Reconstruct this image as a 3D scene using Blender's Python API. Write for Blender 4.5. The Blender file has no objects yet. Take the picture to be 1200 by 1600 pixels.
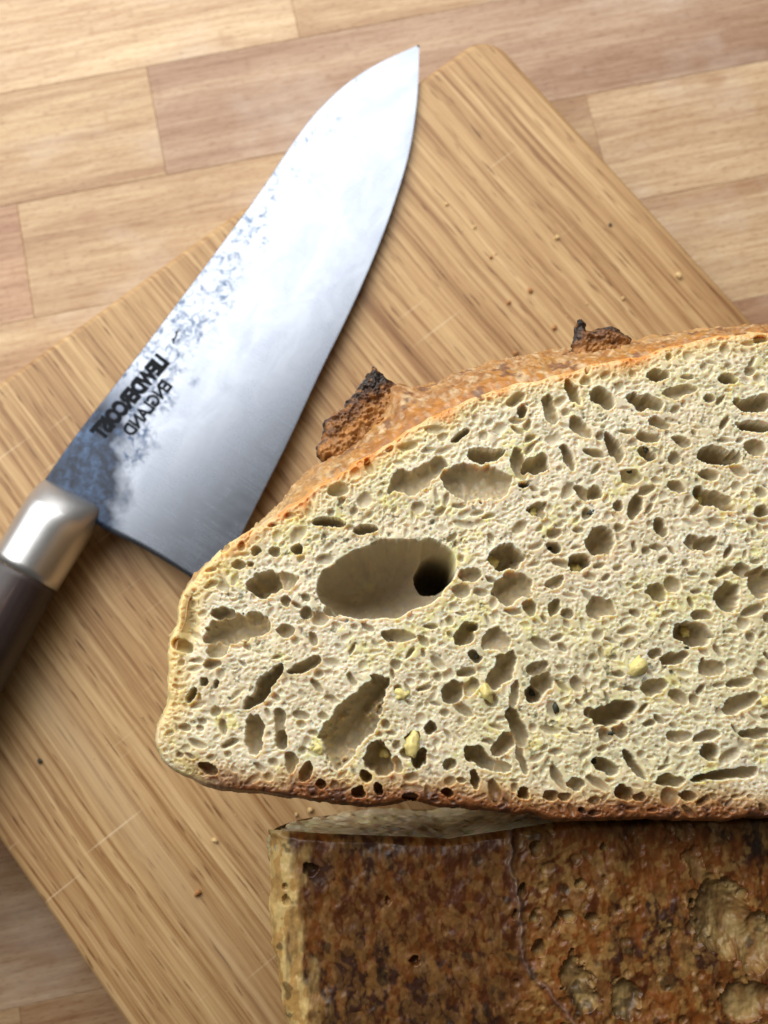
import bpy, math
import numpy as np
from mathutils import Vector

# ------------------------------------------------------------------ camera, world, light, exposure
scene = bpy.context.scene
TILT = math.radians(11.0)
ZB = 0.020                      # height of the top of the cutting board
TZ = -0.010                     # height of the table top
CAMZ = 0.354
FPX = 1600.0                    # focal length in pixels of a 1200 x 1600 frame
cam_d = bpy.data.cameras.new("camera")
cam = bpy.data.objects.new("camera", cam_d)
scene.collection.objects.link(cam)
cam.location = (0, 0, CAMZ)
cam.rotation_euler = (TILT, 0, 0)
cam_d.sensor_fit = 'VERTICAL'
cam_d.sensor_height = 36.0
cam_d.lens = 36.0
cam_d.clip_start = 0.01
cam_d.clip_end = 50
cam_d.dof.use_dof = True
cam_d.dof.focus_distance = 0.226
cam_d.dof.aperture_fstop = 19.0
scene.camera = cam

world = bpy.data.worlds.new("World")
scene.world = world
world.use_nodes = True
bg = world.node_tree.nodes["Background"]
bg.inputs[0].default_value = (1.0, 0.93, 0.82, 1)
bg.inputs[1].default_value = 0.085

def area(name, loc, target, sx, sy, power, col):
    l = bpy.data.lights.new(name, 'AREA')
    l.shape = 'RECTANGLE'; l.size = sx; l.size_y = sy; l.energy = power; l.color = col
    o = bpy.data.objects.new(name, l); scene.collection.objects.link(o)
    o.location = loc
    o.rotation_euler = (Vector(target) - Vector(loc)).to_track_quat('-Z', 'Y').to_euler()
    return o
# daylight from the kitchen window beyond the top of the picture
win = area("window_light", (-0.20, 0.55, 0.48), (-0.02, 0.30, 0.04), 1.30, 0.70, 8.7, (1.0, 0.98, 0.94))
win.data.spread = math.radians(135)

scene.view_settings.view_transform = 'Standard'
scene.view_settings.look = 'None'
scene.view_settings.exposure = 0.0
scene.view_settings.gamma = 1.0
scene.view_settings.use_curve_mapping = False

# ------------------------------------------------------------------ helpers
CT, ST = math.cos(TILT), math.sin(TILT)
def ray(px, py):
    a = (np.asarray(px, float) - 600) / FPX
    b = -(np.asarray(py, float) - 800) / FPX
    return np.stack([a, b * CT + ST, b * ST - CT], -1)
def on_z(px, py, z):
    d = ray(px, py); t = (z - CAMZ) / d[..., 2]
    p = d * t[..., None]; p[..., 2] += CAMZ
    return p
def to_px(p):
    p = np.asarray(p, float) - np.array([0, 0, CAMZ])
    dep = p[..., 1] * ST - p[..., 2] * CT
    up = p[..., 1] * CT + p[..., 2] * ST
    return 600 + FPX * p[..., 0] / dep, 800 - FPX * up / dep

def _hash(ix, iy, seed):
    h = (ix.astype(np.int64) * 374761393 + iy.astype(np.int64) * 668265263 + seed * 1442695041) & 0xFFFFFFFF
    h = ((h ^ (h >> 13)) * 1274126177) & 0xFFFFFFFF
    h = ((h ^ (h >> 16)) * 2246822519) & 0xFFFFFFFF
    return ((h ^ (h >> 15)) & 0xFFFFFF) / float(0xFFFFFF)
def vnoise(x, y, seed=0):
    ix = np.floor(x); iy = np.floor(y); fx = x - ix; fy = y - iy
    fx = fx * fx * fx * (fx * (fx * 6 - 15) + 10); fy = fy * fy * fy * (fy * (fy * 6 - 15) + 10)
    ix = ix.astype(np.int64); iy = iy.astype(np.int64)
    a = _hash(ix, iy, seed); b = _hash(ix + 1, iy, seed); c = _hash(ix, iy + 1, seed); d = _hash(ix + 1, iy + 1, seed)
    return (a + (b - a) * fx) * (1 - fy) + (c + (d - c) * fx) * fy
def fbm(x, y, size, octv=4, seed=0, gain=0.5):
    s = 0.0; amp = 1.0; tot = 0.0; f = 1.0 / size
    for o in range(octv):
        ca, sa = math.cos(o * 1.3 + seed), math.sin(o * 1.3 + seed)
        s = s + amp * vnoise((x * ca - y * sa) * f + 17.3 * o, (x * sa + y * ca) * f - 9.1 * o, seed + o * 31)
        tot += amp; amp *= gain; f *= 2.03
    return s / tot            # 0..1
def sstep(a, b, x):
    t = np.clip((x - a) / (b - a), 0, 1); return t * t * (3 - 2 * t)
def mix(a, b, t):
    return a * (1 - t[..., None]) + np.asarray(b) * t[..., None]

def link(o, parent=None, origin=None):
    scene.collection.objects.link(o)
    if parent is not None: o.parent = parent
    return o
def mesh_obj(name, verts, faces, mat, parent=None, col=None, smooth=True, extra=None, origin=(0, 0, 0)):
    """one mesh object; verts in world space, stored relative to origin of its thing"""
    verts = np.asarray(verts, np.float64) - np.asarray(origin)
    me = bpy.data.meshes.new(name)
    if isinstance(faces, np.ndarray):
        n, k = faces.shape
        me.vertices.add(len(verts)); me.vertices.foreach_set("co", verts.astype(np.float32).ravel())
        me.loops.add(n * k); me.loops.foreach_set("vertex_index", faces.astype(np.int32).ravel())
        me.polygons.add(n)
        me.polygons.foreach_set("loop_start", np.arange(0, n * k, k, dtype=np.int32))
        me.polygons.foreach_set("loop_total", np.full(n, k, np.int32))
    else:
        me.from_pydata([tuple(v) for v in verts], [], faces)
    me.update(calc_edges=True)
    me.polygons.foreach_set("use_smooth", np.full(len(me.polygons), smooth))
    if col is not None:
        at = me.color_attributes.new("col", 'FLOAT_COLOR', 'POINT')
        c4 = np.ones((len(verts), 4), np.float32); c4[:, :3] = col
        at.data.foreach_set("color", c4.ravel())
    for k_, v_ in (extra or {}).items():
        at = me.attributes.new(k_, 'FLOAT', 'POINT'); at.data.foreach_set("value", np.asarray(v_, np.float32).ravel())
    me.validate()
    me.materials.append(mat)
    o = bpy.data.objects.new(name, me)
    return link(o, parent)
def empty(name, loc, label, cat, group=None):
    o = bpy.data.objects.new(name, None); scene.collection.objects.link(o)
    o.location = loc; o.empty_display_size = 0.02
    o["label"] = label; o["category"] = cat
    if group: o["group"] = group
    return o
def tag(o, label, cat, group=None):
    o["label"] = label; o["category"] = cat
    if group: o["group"] = group
def grid_faces(nu, nv, keep=None):
    i = np.arange(nu * nv).reshape(nu, nv)
    q = np.stack([i[:-1, :-1], i[1:, :-1], i[1:, 1:], i[:-1, 1:]], -1)
    if keep is not None: q = q[keep[:-1, :-1] & keep[1:, :-1] & keep[1:, 1:] & keep[:-1, 1:]]
    return q.reshape(-1, 4)
def compact(verts, faces, *arrs):
    used = np.unique(faces); mp = np.full(len(verts), -1); mp[used] = np.arange(len(used))
    return (verts[used], mp[faces]) + tuple(a[used] for a in arrs)
def resample(pts, n, closed=False):
    pts = np.asarray(pts, float)
    if closed: pts = np.vstack([pts, pts[:1]])
    # Catmull-Rom smoothing, then even spacing
    out = []
    m = len(pts)
    for i in range(m - 1):
        p1, p2 = pts[i], pts[i + 1]
        p0 = pts[i - 1] if i > 0 else (pts[-2] if closed else 2 * p1 - p2)
        p3 = pts[i + 2] if i + 2 < m else (pts[1] if closed else 2 * p2 - p1)
        t = np.linspace(0, 1, 16, endpoint=False)[:, None]
        out.append(0.5 * (2 * p1 + (p2 - p0) * t + (2 * p0 - 5 * p1 + 4 * p2 - p3) * t ** 2 + (3 * p1 - p0 - 3 * p2 + p3) * t ** 3))
    out = np.vstack(out + [pts[-1:]])
    s = np.r_[0, np.cumsum(np.linalg.norm(np.diff(out, axis=0), axis=1))]
    u = np.linspace(0, s[-1], n, endpoint=not closed)
    return np.stack([np.interp(u, s, out[:, k]) for k in range(pts.shape[1])], -1)
def inside_sdf(poly, X, Y, res_pts=900):
    """signed distance (positive inside) to a closed polygon on arrays X, Y"""
    P = resample(poly, res_pts, True)
    sh = X.shape; x = X.ravel(); y = Y.ravel()
    ins = np.zeros(len(x), bool)
    a = P; b = np.roll(P, -1, 0)
    d2 = np.full(len(x), 1e9)
    near = np.zeros(len(x), np.int32)
    for i in range(len(a)):
        (x0, y0), (x1, y1) = a[i], b[i]
        if y0 != y1:
            c = ((y0 > y) != (y1 > y))
            if c.any():
                ins ^= c & (x < (x1 - x0) * (y - y0) / (y1 - y0) + x0)
    return ins.reshape(sh), P
def blur_dist(ins, P, X, Y):
    """distance of each grid point to outline P, by coarse nearest search over chunks"""
    x = X.ravel(); y = Y.ravel(); out = np.empty(len(x), np.float32)
    Pf = P.astype(np.float32)
    for s in range(0, len(x), 20000):
        dx = x[s:s + 20000, None].astype(np.float32) - Pf[None, :, 0]
        dy = y[s:s + 20000, None].astype(np.float32) - Pf[None, :, 1]
        out[s:s + 20000] = np.sqrt((dx * dx + dy * dy).min(1))
    out = out.reshape(X.shape)
    return np.where(ins, out, -out)

# ------------------------------------------------------------------ node material helper
class NM:
    def __init__(s, name):
        s.m = bpy.data.materials.new(name); s.m.use_nodes = True
        s.t = s.m.node_tree; s.b = s.t.nodes["Principled BSDF"]
    def n(s, typ, **kw):
        nd = s.t.nodes.new(typ)
        for k, v in kw.items():
            if k.startswith("i_"):
                key = k[2:]; key = int(key) if key.isdigit() else key.replace("_", " ")
                if isinstance(v, bpy.types.NodeSocket): s.t.links.new(v, nd.inputs[key])
                else: nd.inputs[key].default_value = v
            else: setattr(nd, k, v)
        return nd
    def l(s, a, b): s.t.links.new(a, b)
    def attr(s, name, typ='GEOMETRY'):
        return s.n("ShaderNodeAttribute", attribute_name=name, attribute_type=typ)
    def noise(s, vec, scale, detail=4, rough=0.55, dist=0.0):
        nd = s.n("ShaderNodeTexNoise", i_Scale=scale, i_Detail=detail, i_Roughness=rough, i_Distortion=dist)
        if vec is not None: s.l(vec, nd.inputs["Vector"])
        return nd.outputs["Fac"]
    def ramp(s, fac, stops):
        nd = s.n("ShaderNodeValToRGB"); s.l(fac, nd.inputs[0]); e = nd.color_ramp.elements
        while len(e) < len(stops): e.new(0.5)
        for i, (p, c) in enumerate(stops):
            e[i].position = p; e[i].color = (c if len(c) == 4 else (*c, 1)) if not isinstance(c, (int, float)) else (c, c, c, 1)
        return nd.outputs[0]
    def mixc(s, fac, a, b, mode='MIX'):
        nd = s.n("ShaderNodeMix", data_type='RGBA', blend_type=mode)
        for v, k in ((fac, 0), (a, 6), (b, 7)):
            if isinstance(v, bpy.types.NodeSocket): s.l(v, nd.inputs[k])
            else: nd.inputs[k].default_value = v if k == 0 or len(v) == 4 else (*v, 1)
        return nd.outputs[2]
    def math(s, op, a, b=0.0, clamp=False):
        nd = s.n("ShaderNodeMath", operation=op, use_clamp=clamp)
        for v, k in ((a, 0), (b, 1)):
            if isinstance(v, bpy.types.NodeSocket): s.l(v, nd.inputs[k])
            else: nd.inputs[k].default_value = v
        return nd.outputs[0]
    def bump(s, h, strength, dist, prev=None):
        nd = s.n("ShaderNodeBump", i_Strength=strength, i_Distance=dist); s.l(h, nd.inputs["Height"])
        if prev is not None: s.l(prev, nd.inputs["Normal"])
        return nd.outputs[0]
    def mapping(s, vec, scale, loc=(0, 0, 0), rotz=0.0):
        nd = s.n("ShaderNodeMapping"); s.l(vec, nd.inputs[0])
        nd.inputs["Scale"].default_value = scale; nd.inputs["Location"].default_value = loc
        nd.inputs["Rotation"].default_value = (0, 0, rotz)
        return nd.outputs[0]
    def set(s, **kw):
        for k, v in kw.items():
            key = k.replace("_", " ")
            if isinstance(v, bpy.types.NodeSocket): s.l(v, s.b.inputs[key])
            else: s.b.inputs[key].default_value = v

# ------------------------------------------------------------------ materials
def wood_table():
    m = NM("beech_stave"); 
    uv = m.n("ShaderNodeUVMap", uv_map="grain").outputs[0]
    tint = m.attr("tint", 'OBJECT'); ct = tint.outputs["Color"]
    big = m.noise(m.mapping(uv, (6, 75, 1)), 1.0, 5, 0.65, 0.5)
    fine = m.noise(m.mapping(uv, (38, 620, 1)), 1.0, 5, 0.7, 0.3)
    fleck = m.noise(m.mapping(uv, (300, 1700, 1)), 1.0, 2, 0.5)
    blot = m.noise(m.mapping(uv, (18, 28, 1)), 1.0, 4, 0.6)
    c = m.mixc(m.ramp(big, [(0.32, 0), (0.66, 1)]), ct, (0.62, 0.50, 0.44), 'MULTIPLY')
    c2 = m.mixc(m.ramp(fine, [(0.40, 0), (0.66, 0.9)]), c, (0.70, 0.58, 0.47), 'MULTIPLY')
    c3 = m.mixc(m.ramp(fleck, [(0.56, 0), (0.66, 0.55)]), c2, (0.55, 0.40, 0.28), 'MULTIPLY')
    # pale worn-through haze of dried water on the surface
    c4 = m.mixc(m.ramp(blot, [(0.52, 0), (0.72, 0.30)]), c3, (0.68, 0.60, 0.52))
    knot = m.n("ShaderNodeTexVoronoi", i_Scale=1.0); m.l(m.mapping(uv, (22, 34, 1)), knot.inputs["Vector"])
    c5 = m.mixc(m.ramp(knot.outputs["Distance"], [(0.05, 0.55), (0.13, 0)]), c4, (0.30, 0.16, 0.08))
    m.set(Base_Color=c5, Roughness=m.math('ADD', m.math('MULTIPLY', blot, 0.25), 0.36))
    m.set(Normal=m.bump(m.math('ADD', fine, m.math('MULTIPLY', fleck, 0.5)), 0.25, 0.0004))
    m.b.inputs["Specular IOR Level"].default_value = 0.4
    return m.m
def wood_board():
    m = NM("oiled_oak")
    uv = m.n("ShaderNodeUVMap", uv_map="grain").outputs[0]
    warp = m.n("ShaderNodeTexNoise", i_Scale=14.0, i_Detail=2.0); m.l(uv, warp.inputs["Vector"])
    vadd = m.n("ShaderNodeVectorMath", operation='MULTIPLY_ADD')
    m.l(warp.outputs["Color"], vadd.inputs[0]); vadd.inputs[1].default_value = (0.0, 0.0035, 0); m.l(uv, vadd.inputs[2])
    uw = vadd.outputs[0]
    big = m.noise(m.mapping(uw, (1.6, 60, 1)), 1.0, 4, 0.6)
    mid = m.noise(m.mapping(uw, (9, 500, 1)), 1.0, 5, 0.68, 0.2)
    fine = m.noise(m.mapping(uw, (30, 1900, 1)), 1.0, 4, 0.65)
    pore = m.noise(m.mapping(uw, (85, 1150, 1), (3, 7, 0)), 1.0, 1, 0.4)
    base = m.ramp(big, [(0.26, (0.34, 0.190, 0.078)), (0.46, (0.46, 0.290, 0.132)), (0.60, (0.56, 0.380, 0.185)), (0.74, (0.67, 0.490, 0.260))])
    c = m.mixc(m.ramp(mid, [(0.36, 1.0), (0.50, 0.25), (0.60, 0)]), base, (0.50, 0.37, 0.25), 'MULTIPLY')
    c = m.mixc(m.ramp(mid, [(0.55, 0), (0.72, 0.40)]), c, (0.72, 0.55, 0.33))
    c = m.mixc(m.ramp(fine, [(0.40, 0.5), (0.58, 0)]), c, (0.66, 0.54, 0.42), 'MULTIPLY')
    c = m.mixc(m.ramp(pore, [(0.26, 0.9), (0.34, 0)]), c, (0.30, 0.19, 0.11), 'MULTIPLY')
    crack = m.noise(m.mapping(uw, (7, 150, 1), (1.7, 2.2, 0)), 1.0, 2, 0.4)
    c = m.mixc(m.ramp(crack, [(0.22, 0.85), (0.29, 0)]), c, (0.34, 0.22, 0.13), 'MULTIPLY')
    sap = m.noise(m.mapping(uw, (1.2, 24, 1), (5, 1, 0)), 1.0, 2, 0.4)
    c = m.mixc(m.ramp(sap, [(0.60, 0), (0.68, 0.5)]), c, (0.70, 0.53, 0.31))
    # knife scratches
    sc = m.noise(m.mapping(uv, (900, 16, 1), (0, 0, 0), 0.75), 1.0, 1, 0.3)
    gate = m.noise(m.mapping(uv, (30, 30, 1)), 1.0, 2)
    scr = m.math('MULTIPLY', m.ramp(sc, [(0.72, 0), (0.76, 1)]), m.ramp(gate, [(0.46, 0), (0.58, 0.6)]))
    c = m.mixc(scr, c, (0.78, 0.64, 0.44))
    m.set(Base_Color=c, Roughness=m.math('ADD', m.math('MULTIPLY', mid, 0.2), 0.38))
    h = m.math('ADD', m.math('ADD', mid, m.math('MULTIPLY', fine, 0.5)), m.math('MULTIPLY', m.ramp(pore, [(0.26, 0), (0.36, 1)]), 0.7))
    m.set(Normal=m.bump(h, 0.30, 0.0004))
    m.b.inputs["Specular IOR Level"].default_value = 0.35
    return m.m
def bread(name, sss, rough, bump1, spec=0.35, fine=2600.0, var=0.25):
    m = NM(name)
    co = m.n("ShaderNodeTexCoord").outputs["Object"]
    a = m.attr("col").outputs["Color"]
    n1 = m.noise(co, fine, 3, 0.6)
    n2 = m.noise(co, fine * 0.3, 3, 0.6)
    c = m.mixc(var, a, m.ramp(n2, [(0.3, 0.35), (0.7, 1.0)]), 'MULTIPLY')
    v = m.n("ShaderNodeTexVoronoi", i_Scale=fine * 0.42); m.l(co, v.inputs["Vector"])
    h = m.math('ADD', m.math('MULTIPLY', n1, 0.6), v.outputs["Distance"])
    m.set(Base_Color=c, Roughness=rough, Normal=m.bump(h, bump1, 0.0005))
    m.set(Subsurface_Weight=sss, Subsurface_Radius=(1.0, 0.62, 0.30), Subsurface_Scale=0.0022)
    m.b.inputs["Specular IOR Level"].default_value = spec
    return m.m
def steel(name, blade):
    m = NM(name)
    m.set(Metallic=1.0)
    if not blade:
        co = m.n("ShaderNodeTexCoord").outputs["Object"]
        n = m.noise(co, 900, 3)
        m.set(Base_Color=(0.62, 0.62, 0.63, 1), Roughness=m.math('ADD', m.math('MULTIPLY', n, 0.08), 0.34))
        return m.m
    uv = m.n("ShaderNodeUVMap", uv_map="blade").outputs[0]     # x along (m), y from the spine (m)
    sep = m.n("ShaderNodeSeparateXYZ"); m.l(uv, sep.inputs[0]); L, A = sep.outputs[0], sep.outputs[1]
    big = m.noise(m.mapping(uv, (75, 75, 1)), 1.0, 4, 0.6)
    fine = m.noise(m.mapping(uv, (420, 420, 1)), 1.0, 5, 0.68, 0.6)
    # forge scale left along the spine: strong near the bolster, breaking up towards the tip
    lim = m.math('SUBTRACT', 0.0260, m.math('MULTIPLY', L, 0.105))
    edge = m.math('SUBTRACT', m.math('ADD', lim, m.math('MULTIPLY', m.math('SUBTRACT', big, 0.5), 0.030)), A)
    zone = m.ramp(m.math('MULTIPLY', edge, 60.0), [(0.0, 0), (0.35, 1)])
    dens = m.math('ADD', 0.42, m.math('MULTIPLY', L, 0.85))
    spots = m.ramp(m.math('SUBTRACT', m.math('ADD', fine, m.math('MULTIPLY', m.math('SUBTRACT', big, 0.5), 0.35)), dens), [(0.0, 0), (0.20, 0.95)])
    lim2 = m.math('SUBTRACT', 0.034, m.math('MULTIPLY', L, 0.55))
    e2 = m.math('ADD', m.math('SUBTRACT', lim2, A), m.math('MULTIPLY', m.math('SUBTRACT', m.noise(m.mapping(uv, (120, 120, 1)), 1.0, 3), 0.5), 0.022))
    solid = m.math('MULTIPLY', m.ramp(m.math('MULTIPLY', e2, 70.0), [(0.0, 0), (0.6, 1)]),
                   m.ramp(m.math('MULTIPLY', L, 10.0), [(0.30, 1), (0.50, 0)]))
    dark = m.math('MAXIMUM', m.math('MULTIPLY', zone, spots), m.math('MULTIPLY', solid, 0.93))
    brush = m.noise(m.mapping(uv, (2600, 24, 1)), 1.0, 3, 0.6)
    smear = m.noise(m.mapping(uv, (60, 110, 1)), 1.0, 5, 0.62, 0.8)
    base = m.mixc(m.ramp(smear, [(0.40, 0), (0.66, 1)]), (0.25, 0.275, 0.325), (0.22, 0.245, 0.295))
    sc_col = m.ramp(m.math('ADD', m.math('MULTIPLY', big, 0.45), m.math('MULTIPLY', fine, 0.55)), [(0.42, (0.006, 0.008, 0.014)), (0.52, (0.016, 0.028, 0.055)), (0.66, (0.050, 0.090, 0.165))])
    c = m.mixc(dark, base, sc_col)
    r = m.math('ADD', m.math('ADD', 0.19, m.math('MULTIPLY', brush, 0.10)), m.math('MULTIPLY', m.ramp(smear, [(0.35, 0), (0.70, 1)]), 0.05))
    r = m.math('ADD', r, m.math('MULTIPLY', dark, 0.12))
    m.set(Base_Color=c, Roughness=r, Metallic=m.math('SUBTRACT', 1.0, m.math('MULTIPLY', dark, 0.25)))
    h = m.math('ADD', m.math('MULTIPLY', brush, 0.4), m.math('MULTIPLY', m.math('MULTIPLY', zone, fine), -1.2))
    m.set(Normal=m.bump(h, 0.12, 0.00025))
    return m.m
def handle_wood():
    m = NM("dark_handle_wood")
    uv = m.n("ShaderNodeUVMap", uv_map="grain").outputs[0]
    n = m.noise(m.mapping(uv, (30, 260, 1)), 1.0, 4, 0.6, 1.2)
    c = m.ramp(n, [(0.3, (0.018, 0.012, 0.013)), (0.55, (0.036, 0.023, 0.022)), (0.75, (0.08, 0.045, 0.034))])
    m.set(Base_Color=c, Roughness=0.42, Normal=m.bump(n, 0.2, 0.0003))
    return m.m
def plain(name, col, rough, metal=0.0, sss=0.0):
    m = NM(name); co = m.n("ShaderNodeTexCoord").outputs["Object"]
    n = m.noise(co, 1800, 3)
    c = m.mixc(0.35, col, m.ramp(n, [(0.3, 0.5), (0.7, 1.0)]), 'MULTIPLY')
    m.set(Base_Color=c, Roughness=rough, Metallic=metal, Normal=m.bump(n, 0.4, 0.0004))
    if sss: m.set(Subsurface_Weight=sss, Subsurface_Radius=(1, 0.8, 0.4), Subsurface_Scale=0.002)
    return m.m

M_TABLE = wood_table(); M_BOARD = wood_board()
M_CRUMB = bread("bread_crumb", 1.0, 0.40, 0.05, 0.5, 2600, 0.10)
M_CRUST = bread("bread_crust", 0.05, 0.44, 0.55, 0.42, 1700, 0.60)
M_BOTTOM = bread("baked_bottom_crust", 0.03, 0.40, 0.07, 0.34, 1500, 0.45)
M_BLADE = steel("blade_steel", True); M_STEEL = steel("bolster_steel", False)
M_HANDLE = handle_wood()
M_STAMP = plain("etched_black", (0.012, 0.014, 0.018), 0.55)
M_STAMP.node_tree.nodes["Principled BSDF"].inputs["Specular IOR Level"].default_value = 0.05
M_CHEESE = plain("yellow_morsel", (0.78, 0.66, 0.26), 0.40, sss=0.35)
M_HERB = plain("dark_herb", (0.030, 0.030, 0.016), 0.6)
M_UNDER = plain("table_underside_wood", (0.10, 0.06, 0.035), 0.7)

def set_uv(o, name, uvs):
    me = o.data; uv = me.uv_layers.new(name=name)
    li = np.empty(len(me.loops), np.int32); me.loops.foreach_get("vertex_index", li)
    uv.data.foreach_set("uv", np.asarray(uvs, np.float32)[li].ravel())

# ------------------------------------------------------------------ table: staves laid in rows
def xy(px, py, z): 
    p = on_z(px, py, z); return p[..., :2]
r0 = xy(26, 318, TZ); r1 = xy(1000, 132, TZ)
TD = (r1 - r0) / np.linalg.norm(r1 - r0); TN = np.array([-TD[1], TD[0]])      # along a row / across rows
w_row = abs(np.dot(xy(1000, 312, TZ) - xy(1000, 132, TZ), TN))
def st(px, py):                           # table-plane coordinates of a picture point
    p = xy(px, py, TZ) - r0; return np.dot(p, TD)
table = bpy.data.objects.new("table_top", None); scene.collection.objects.link(table); table["kind"] = "structure"
TINTS = {'tan': (0.52, 0.375, 0.215), 'red': (0.46, 0.300, 0.185), 'pale': (0.58, 0.440, 0.275), 'pink': (0.47, 0.330, 0.220), 'mid': (0.48, 0.335, 0.195)}
rng = np.random.default_rng(4)
# row k lies between seam k (far side) and seam k+1; seam 0 is the one through r0-r1
rows = {
    -3: [(-0.3, 0.04, 'tan'), (0.04, 0.42, 'pink'), (0.42, 0.75, 'pale')],
    -2: [(-0.3, st(466, 48), 'pale'), (st(466, 48), 0.33, 'tan'), (0.33, 0.75, 'pink')],
    -1: [(-0.3, st(243, 180), 'tan'), (st(243, 180), 0.46, 'pink'), (0.46, 0.75, 'mid')],
    0: [(-0.3, st(42, 420), 'red'), (st(42, 420), st(932, 210), 'tan'), (st(932, 210), 0.75, 'pale')],
    1: [(-0.3, -0.03, 'mid'), (-0.03, 0.16, 'tan'), (0.16, 0.75, 'pale')],
    2: [(-0.3, 0.02, 'pink'), (0.02, 0.20, 'tan'), (0.20, 0.75, 'red')],
}
for k in range(3, 9):
    c = float(rng.uniform(-0.06, 0.2))
    rows[k] = [(-0.3, c, ['tan', 'red', 'mid'][k % 3]), (c, 0.75, ['mid', 'pale', 'tan'][k % 3])]
TH = 0.03
for k, segs in rows.items():
    for (a, b, tint) in segs:
        g = 0.00003; bv = 0.00016
        a2, b2 = a + g, b - g
        n0 = -(k) * w_row - g; n1 = -(k + 1) * w_row + g
        cen = r0 + TD * (a + b) / 2 + TN * (n0 + n1) / 2
        hx = (b2 - a2) / 2; hy = (n0 - n1) / 2
        vs = []
        for (ix, iy, z) in ((hx, hy, -TH), (hx, hy, -bv), (hx - bv, hy - bv, 0.0)):
            for sx, sy in ((-1, -1), (1, -1), (1, 1), (-1, 1)):
                vs.append((*(TD * sx * ix + TN * sy * iy), z))
        fs = [(8, 9, 10, 11), (3, 2, 1, 0)]
        for lv in (0, 4):
            for i in range(4):
                j = (i + 1) % 4; fs.append((lv + i, lv + j, lv + 4 + j, lv + 4 + i))
        o = mesh_obj("stave", vs, fs, M_TABLE, table, smooth=False)
        o.location = (cen[0], cen[1], TZ)
        v = np.array(vs)[:, :2]
        off = rng.uniform(0, 40, 2)
        set_uv(o, "grain", np.stack([v @ TD + off[0], v @ TN + off[1]], -1))
        f = rng.uniform(0.93, 1.07)
        o["tint"] = [float(x * f) for x in TINTS[tint]]
sl = mesh_obj("table_underside", [(-0.6, -0.6, -0.06), (0.9, -0.6, -0.06), (0.9, 0.7, -0.06), (-0.6, 0.7, -0.06),
      (-0.6, -0.6, -0.0401), (0.9, -0.6, -0.0401), (0.9, 0.7, -0.0401), (-0.6, 0.7, -0.0401)],
      [(3, 2, 1, 0), (4, 5, 6, 7), (0, 1, 5, 4), (1, 2, 6, 5), (2, 3, 7, 6), (3, 0, 4, 7)], M_UNDER, table, smooth=False)

# ------------------------------------------------------------------ cutting board
cA = xy(763, 47, ZB)                                      # far corner (before rounding)
eR = xy(1175, 500, ZB) - xy(800, 105, ZB); eR /= np.linalg.norm(eR)      # down the right edge
eL2 = xy(0, 590, ZB) - xy(735, 85, ZB); eL2 /= np.linalg.norm(eL2)       # along the top-left edge
# square it up
ang = math.atan2(eR[1], eR[0]); ang2 = math.atan2(eL2[1], eL2[0]) + math.pi / 2
angm = math.atan2(math.sin(ang) + math.sin(ang2), math.cos(ang) + math.cos(ang2))
BU = np.array([math.cos(angm), math.sin(angm)]); BV = np.array([BU[1], -BU[0]])
if np.dot(BV, eL2) < 0: BV = -BV
BW = abs(np.dot(xy(100, 1462, ZB) - cA, BV))              # width from the bottom-left edge in view
BL = 0.46
print("board", math.degrees(ang), math.degrees(ang2), "width", BW)
def board_outline(ins):
    R = 0.011 - ins; pts = []; lab = []
    for (cu, cv, a0) in ((0, 0, 180), (BL, 0, 270), (BL, BW, 0), (0, BW, 90)):
        ccu = cu + (0.011 if cu == 0 else -0.011); ccv = cv + (0.011 if cv == 0 else -0.011)
        for t in np.linspace(0, 90, 9):
            a = math.radians(a0 + t); pts.append((ccu + R * math.cos(a), ccv + R * math.sin(a)))
    return np.array(pts)
prof = [(0.0030, TZ), (0.0008, TZ + 0.0006), (0.0, TZ + 0.0025), (0.0, ZB - 0.0030), (0.0003, ZB - 0.0016), (0.0010, ZB - 0.0006), (0.0018, ZB - 0.00015), (0.0026, ZB)]
vs = []; uv = []
for ins, z in prof:
    q = board_outline(ins)
    p = cA + q[:, :1] * BU + q[:, 1:] * BV
    vs += [(a, b, z + 0.0001) for a, b in p]
    uv += [(a + z * 0.3, b + z * 1.0) for a, b in q]
nn = 36; fs = [tuple(range(nn - 1, -1, -1))]
for i in range(len(prof) - 1):
    for j in range(nn):
        k = (j + 1) % nn; fs.append((i * nn + j, i * nn + k, (i + 1) * nn + k, (i + 1) * nn + j))
fs.append(tuple(range((len(prof) - 1) * nn, len(prof) * nn)))
cenb = cA + BU * BL / 2 + BV * BW / 2
board = mesh_obj("cutting_board", vs, fs, M_BOARD, None, smooth=True, origin=(cenb[0], cenb[1], TZ))
board.location = (cenb[0], cenb[1], TZ)
set_uv(board, "grain", np.array(uv) + 3.1)
me = board.data
for p in me.polygons:
    if len(p.vertices) > 4: p.use_smooth = False
tag(board, "oak cutting board with rounded corners lying diagonally on the table", "cutting board")

# ------------------------------------------------------------------ knife
def on_plane(px, py, p0, nrm):
    d = ray(px, py); o = np.array([0, 0, CAMZ])
    t = np.dot(p0 - o, nrm) / (d @ nrm)
    return o + d * t[..., None]
kA = on_z(97, 795, ZB + 0.0122); kT = on_z(655, 70, ZB + 0.0016)
kax = kT - kA; kax /= np.linalg.norm(kax)                      # bolster -> tip
kac = np.cross(kax, [0, 0, 1]); kac /= np.linalg.norm(kac)      # across, spine -> edge side (right)
ROLL = math.radians(2.0)
kn = np.cross(kac, kax); kn /= np.linalg.norm(kn)
kac, kn = kac * math.cos(ROLL) - kn * math.sin(ROLL), kn * math.cos(ROLL) + kac * math.sin(ROLL)
knife = empty("chef_knife", (kA[0], kA[1], ZB), "chef's knife with broad patinated steel blade and dark handle lying on the cutting board", "knife")
KO = np.array([kA[0], kA[1], ZB])
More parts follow.
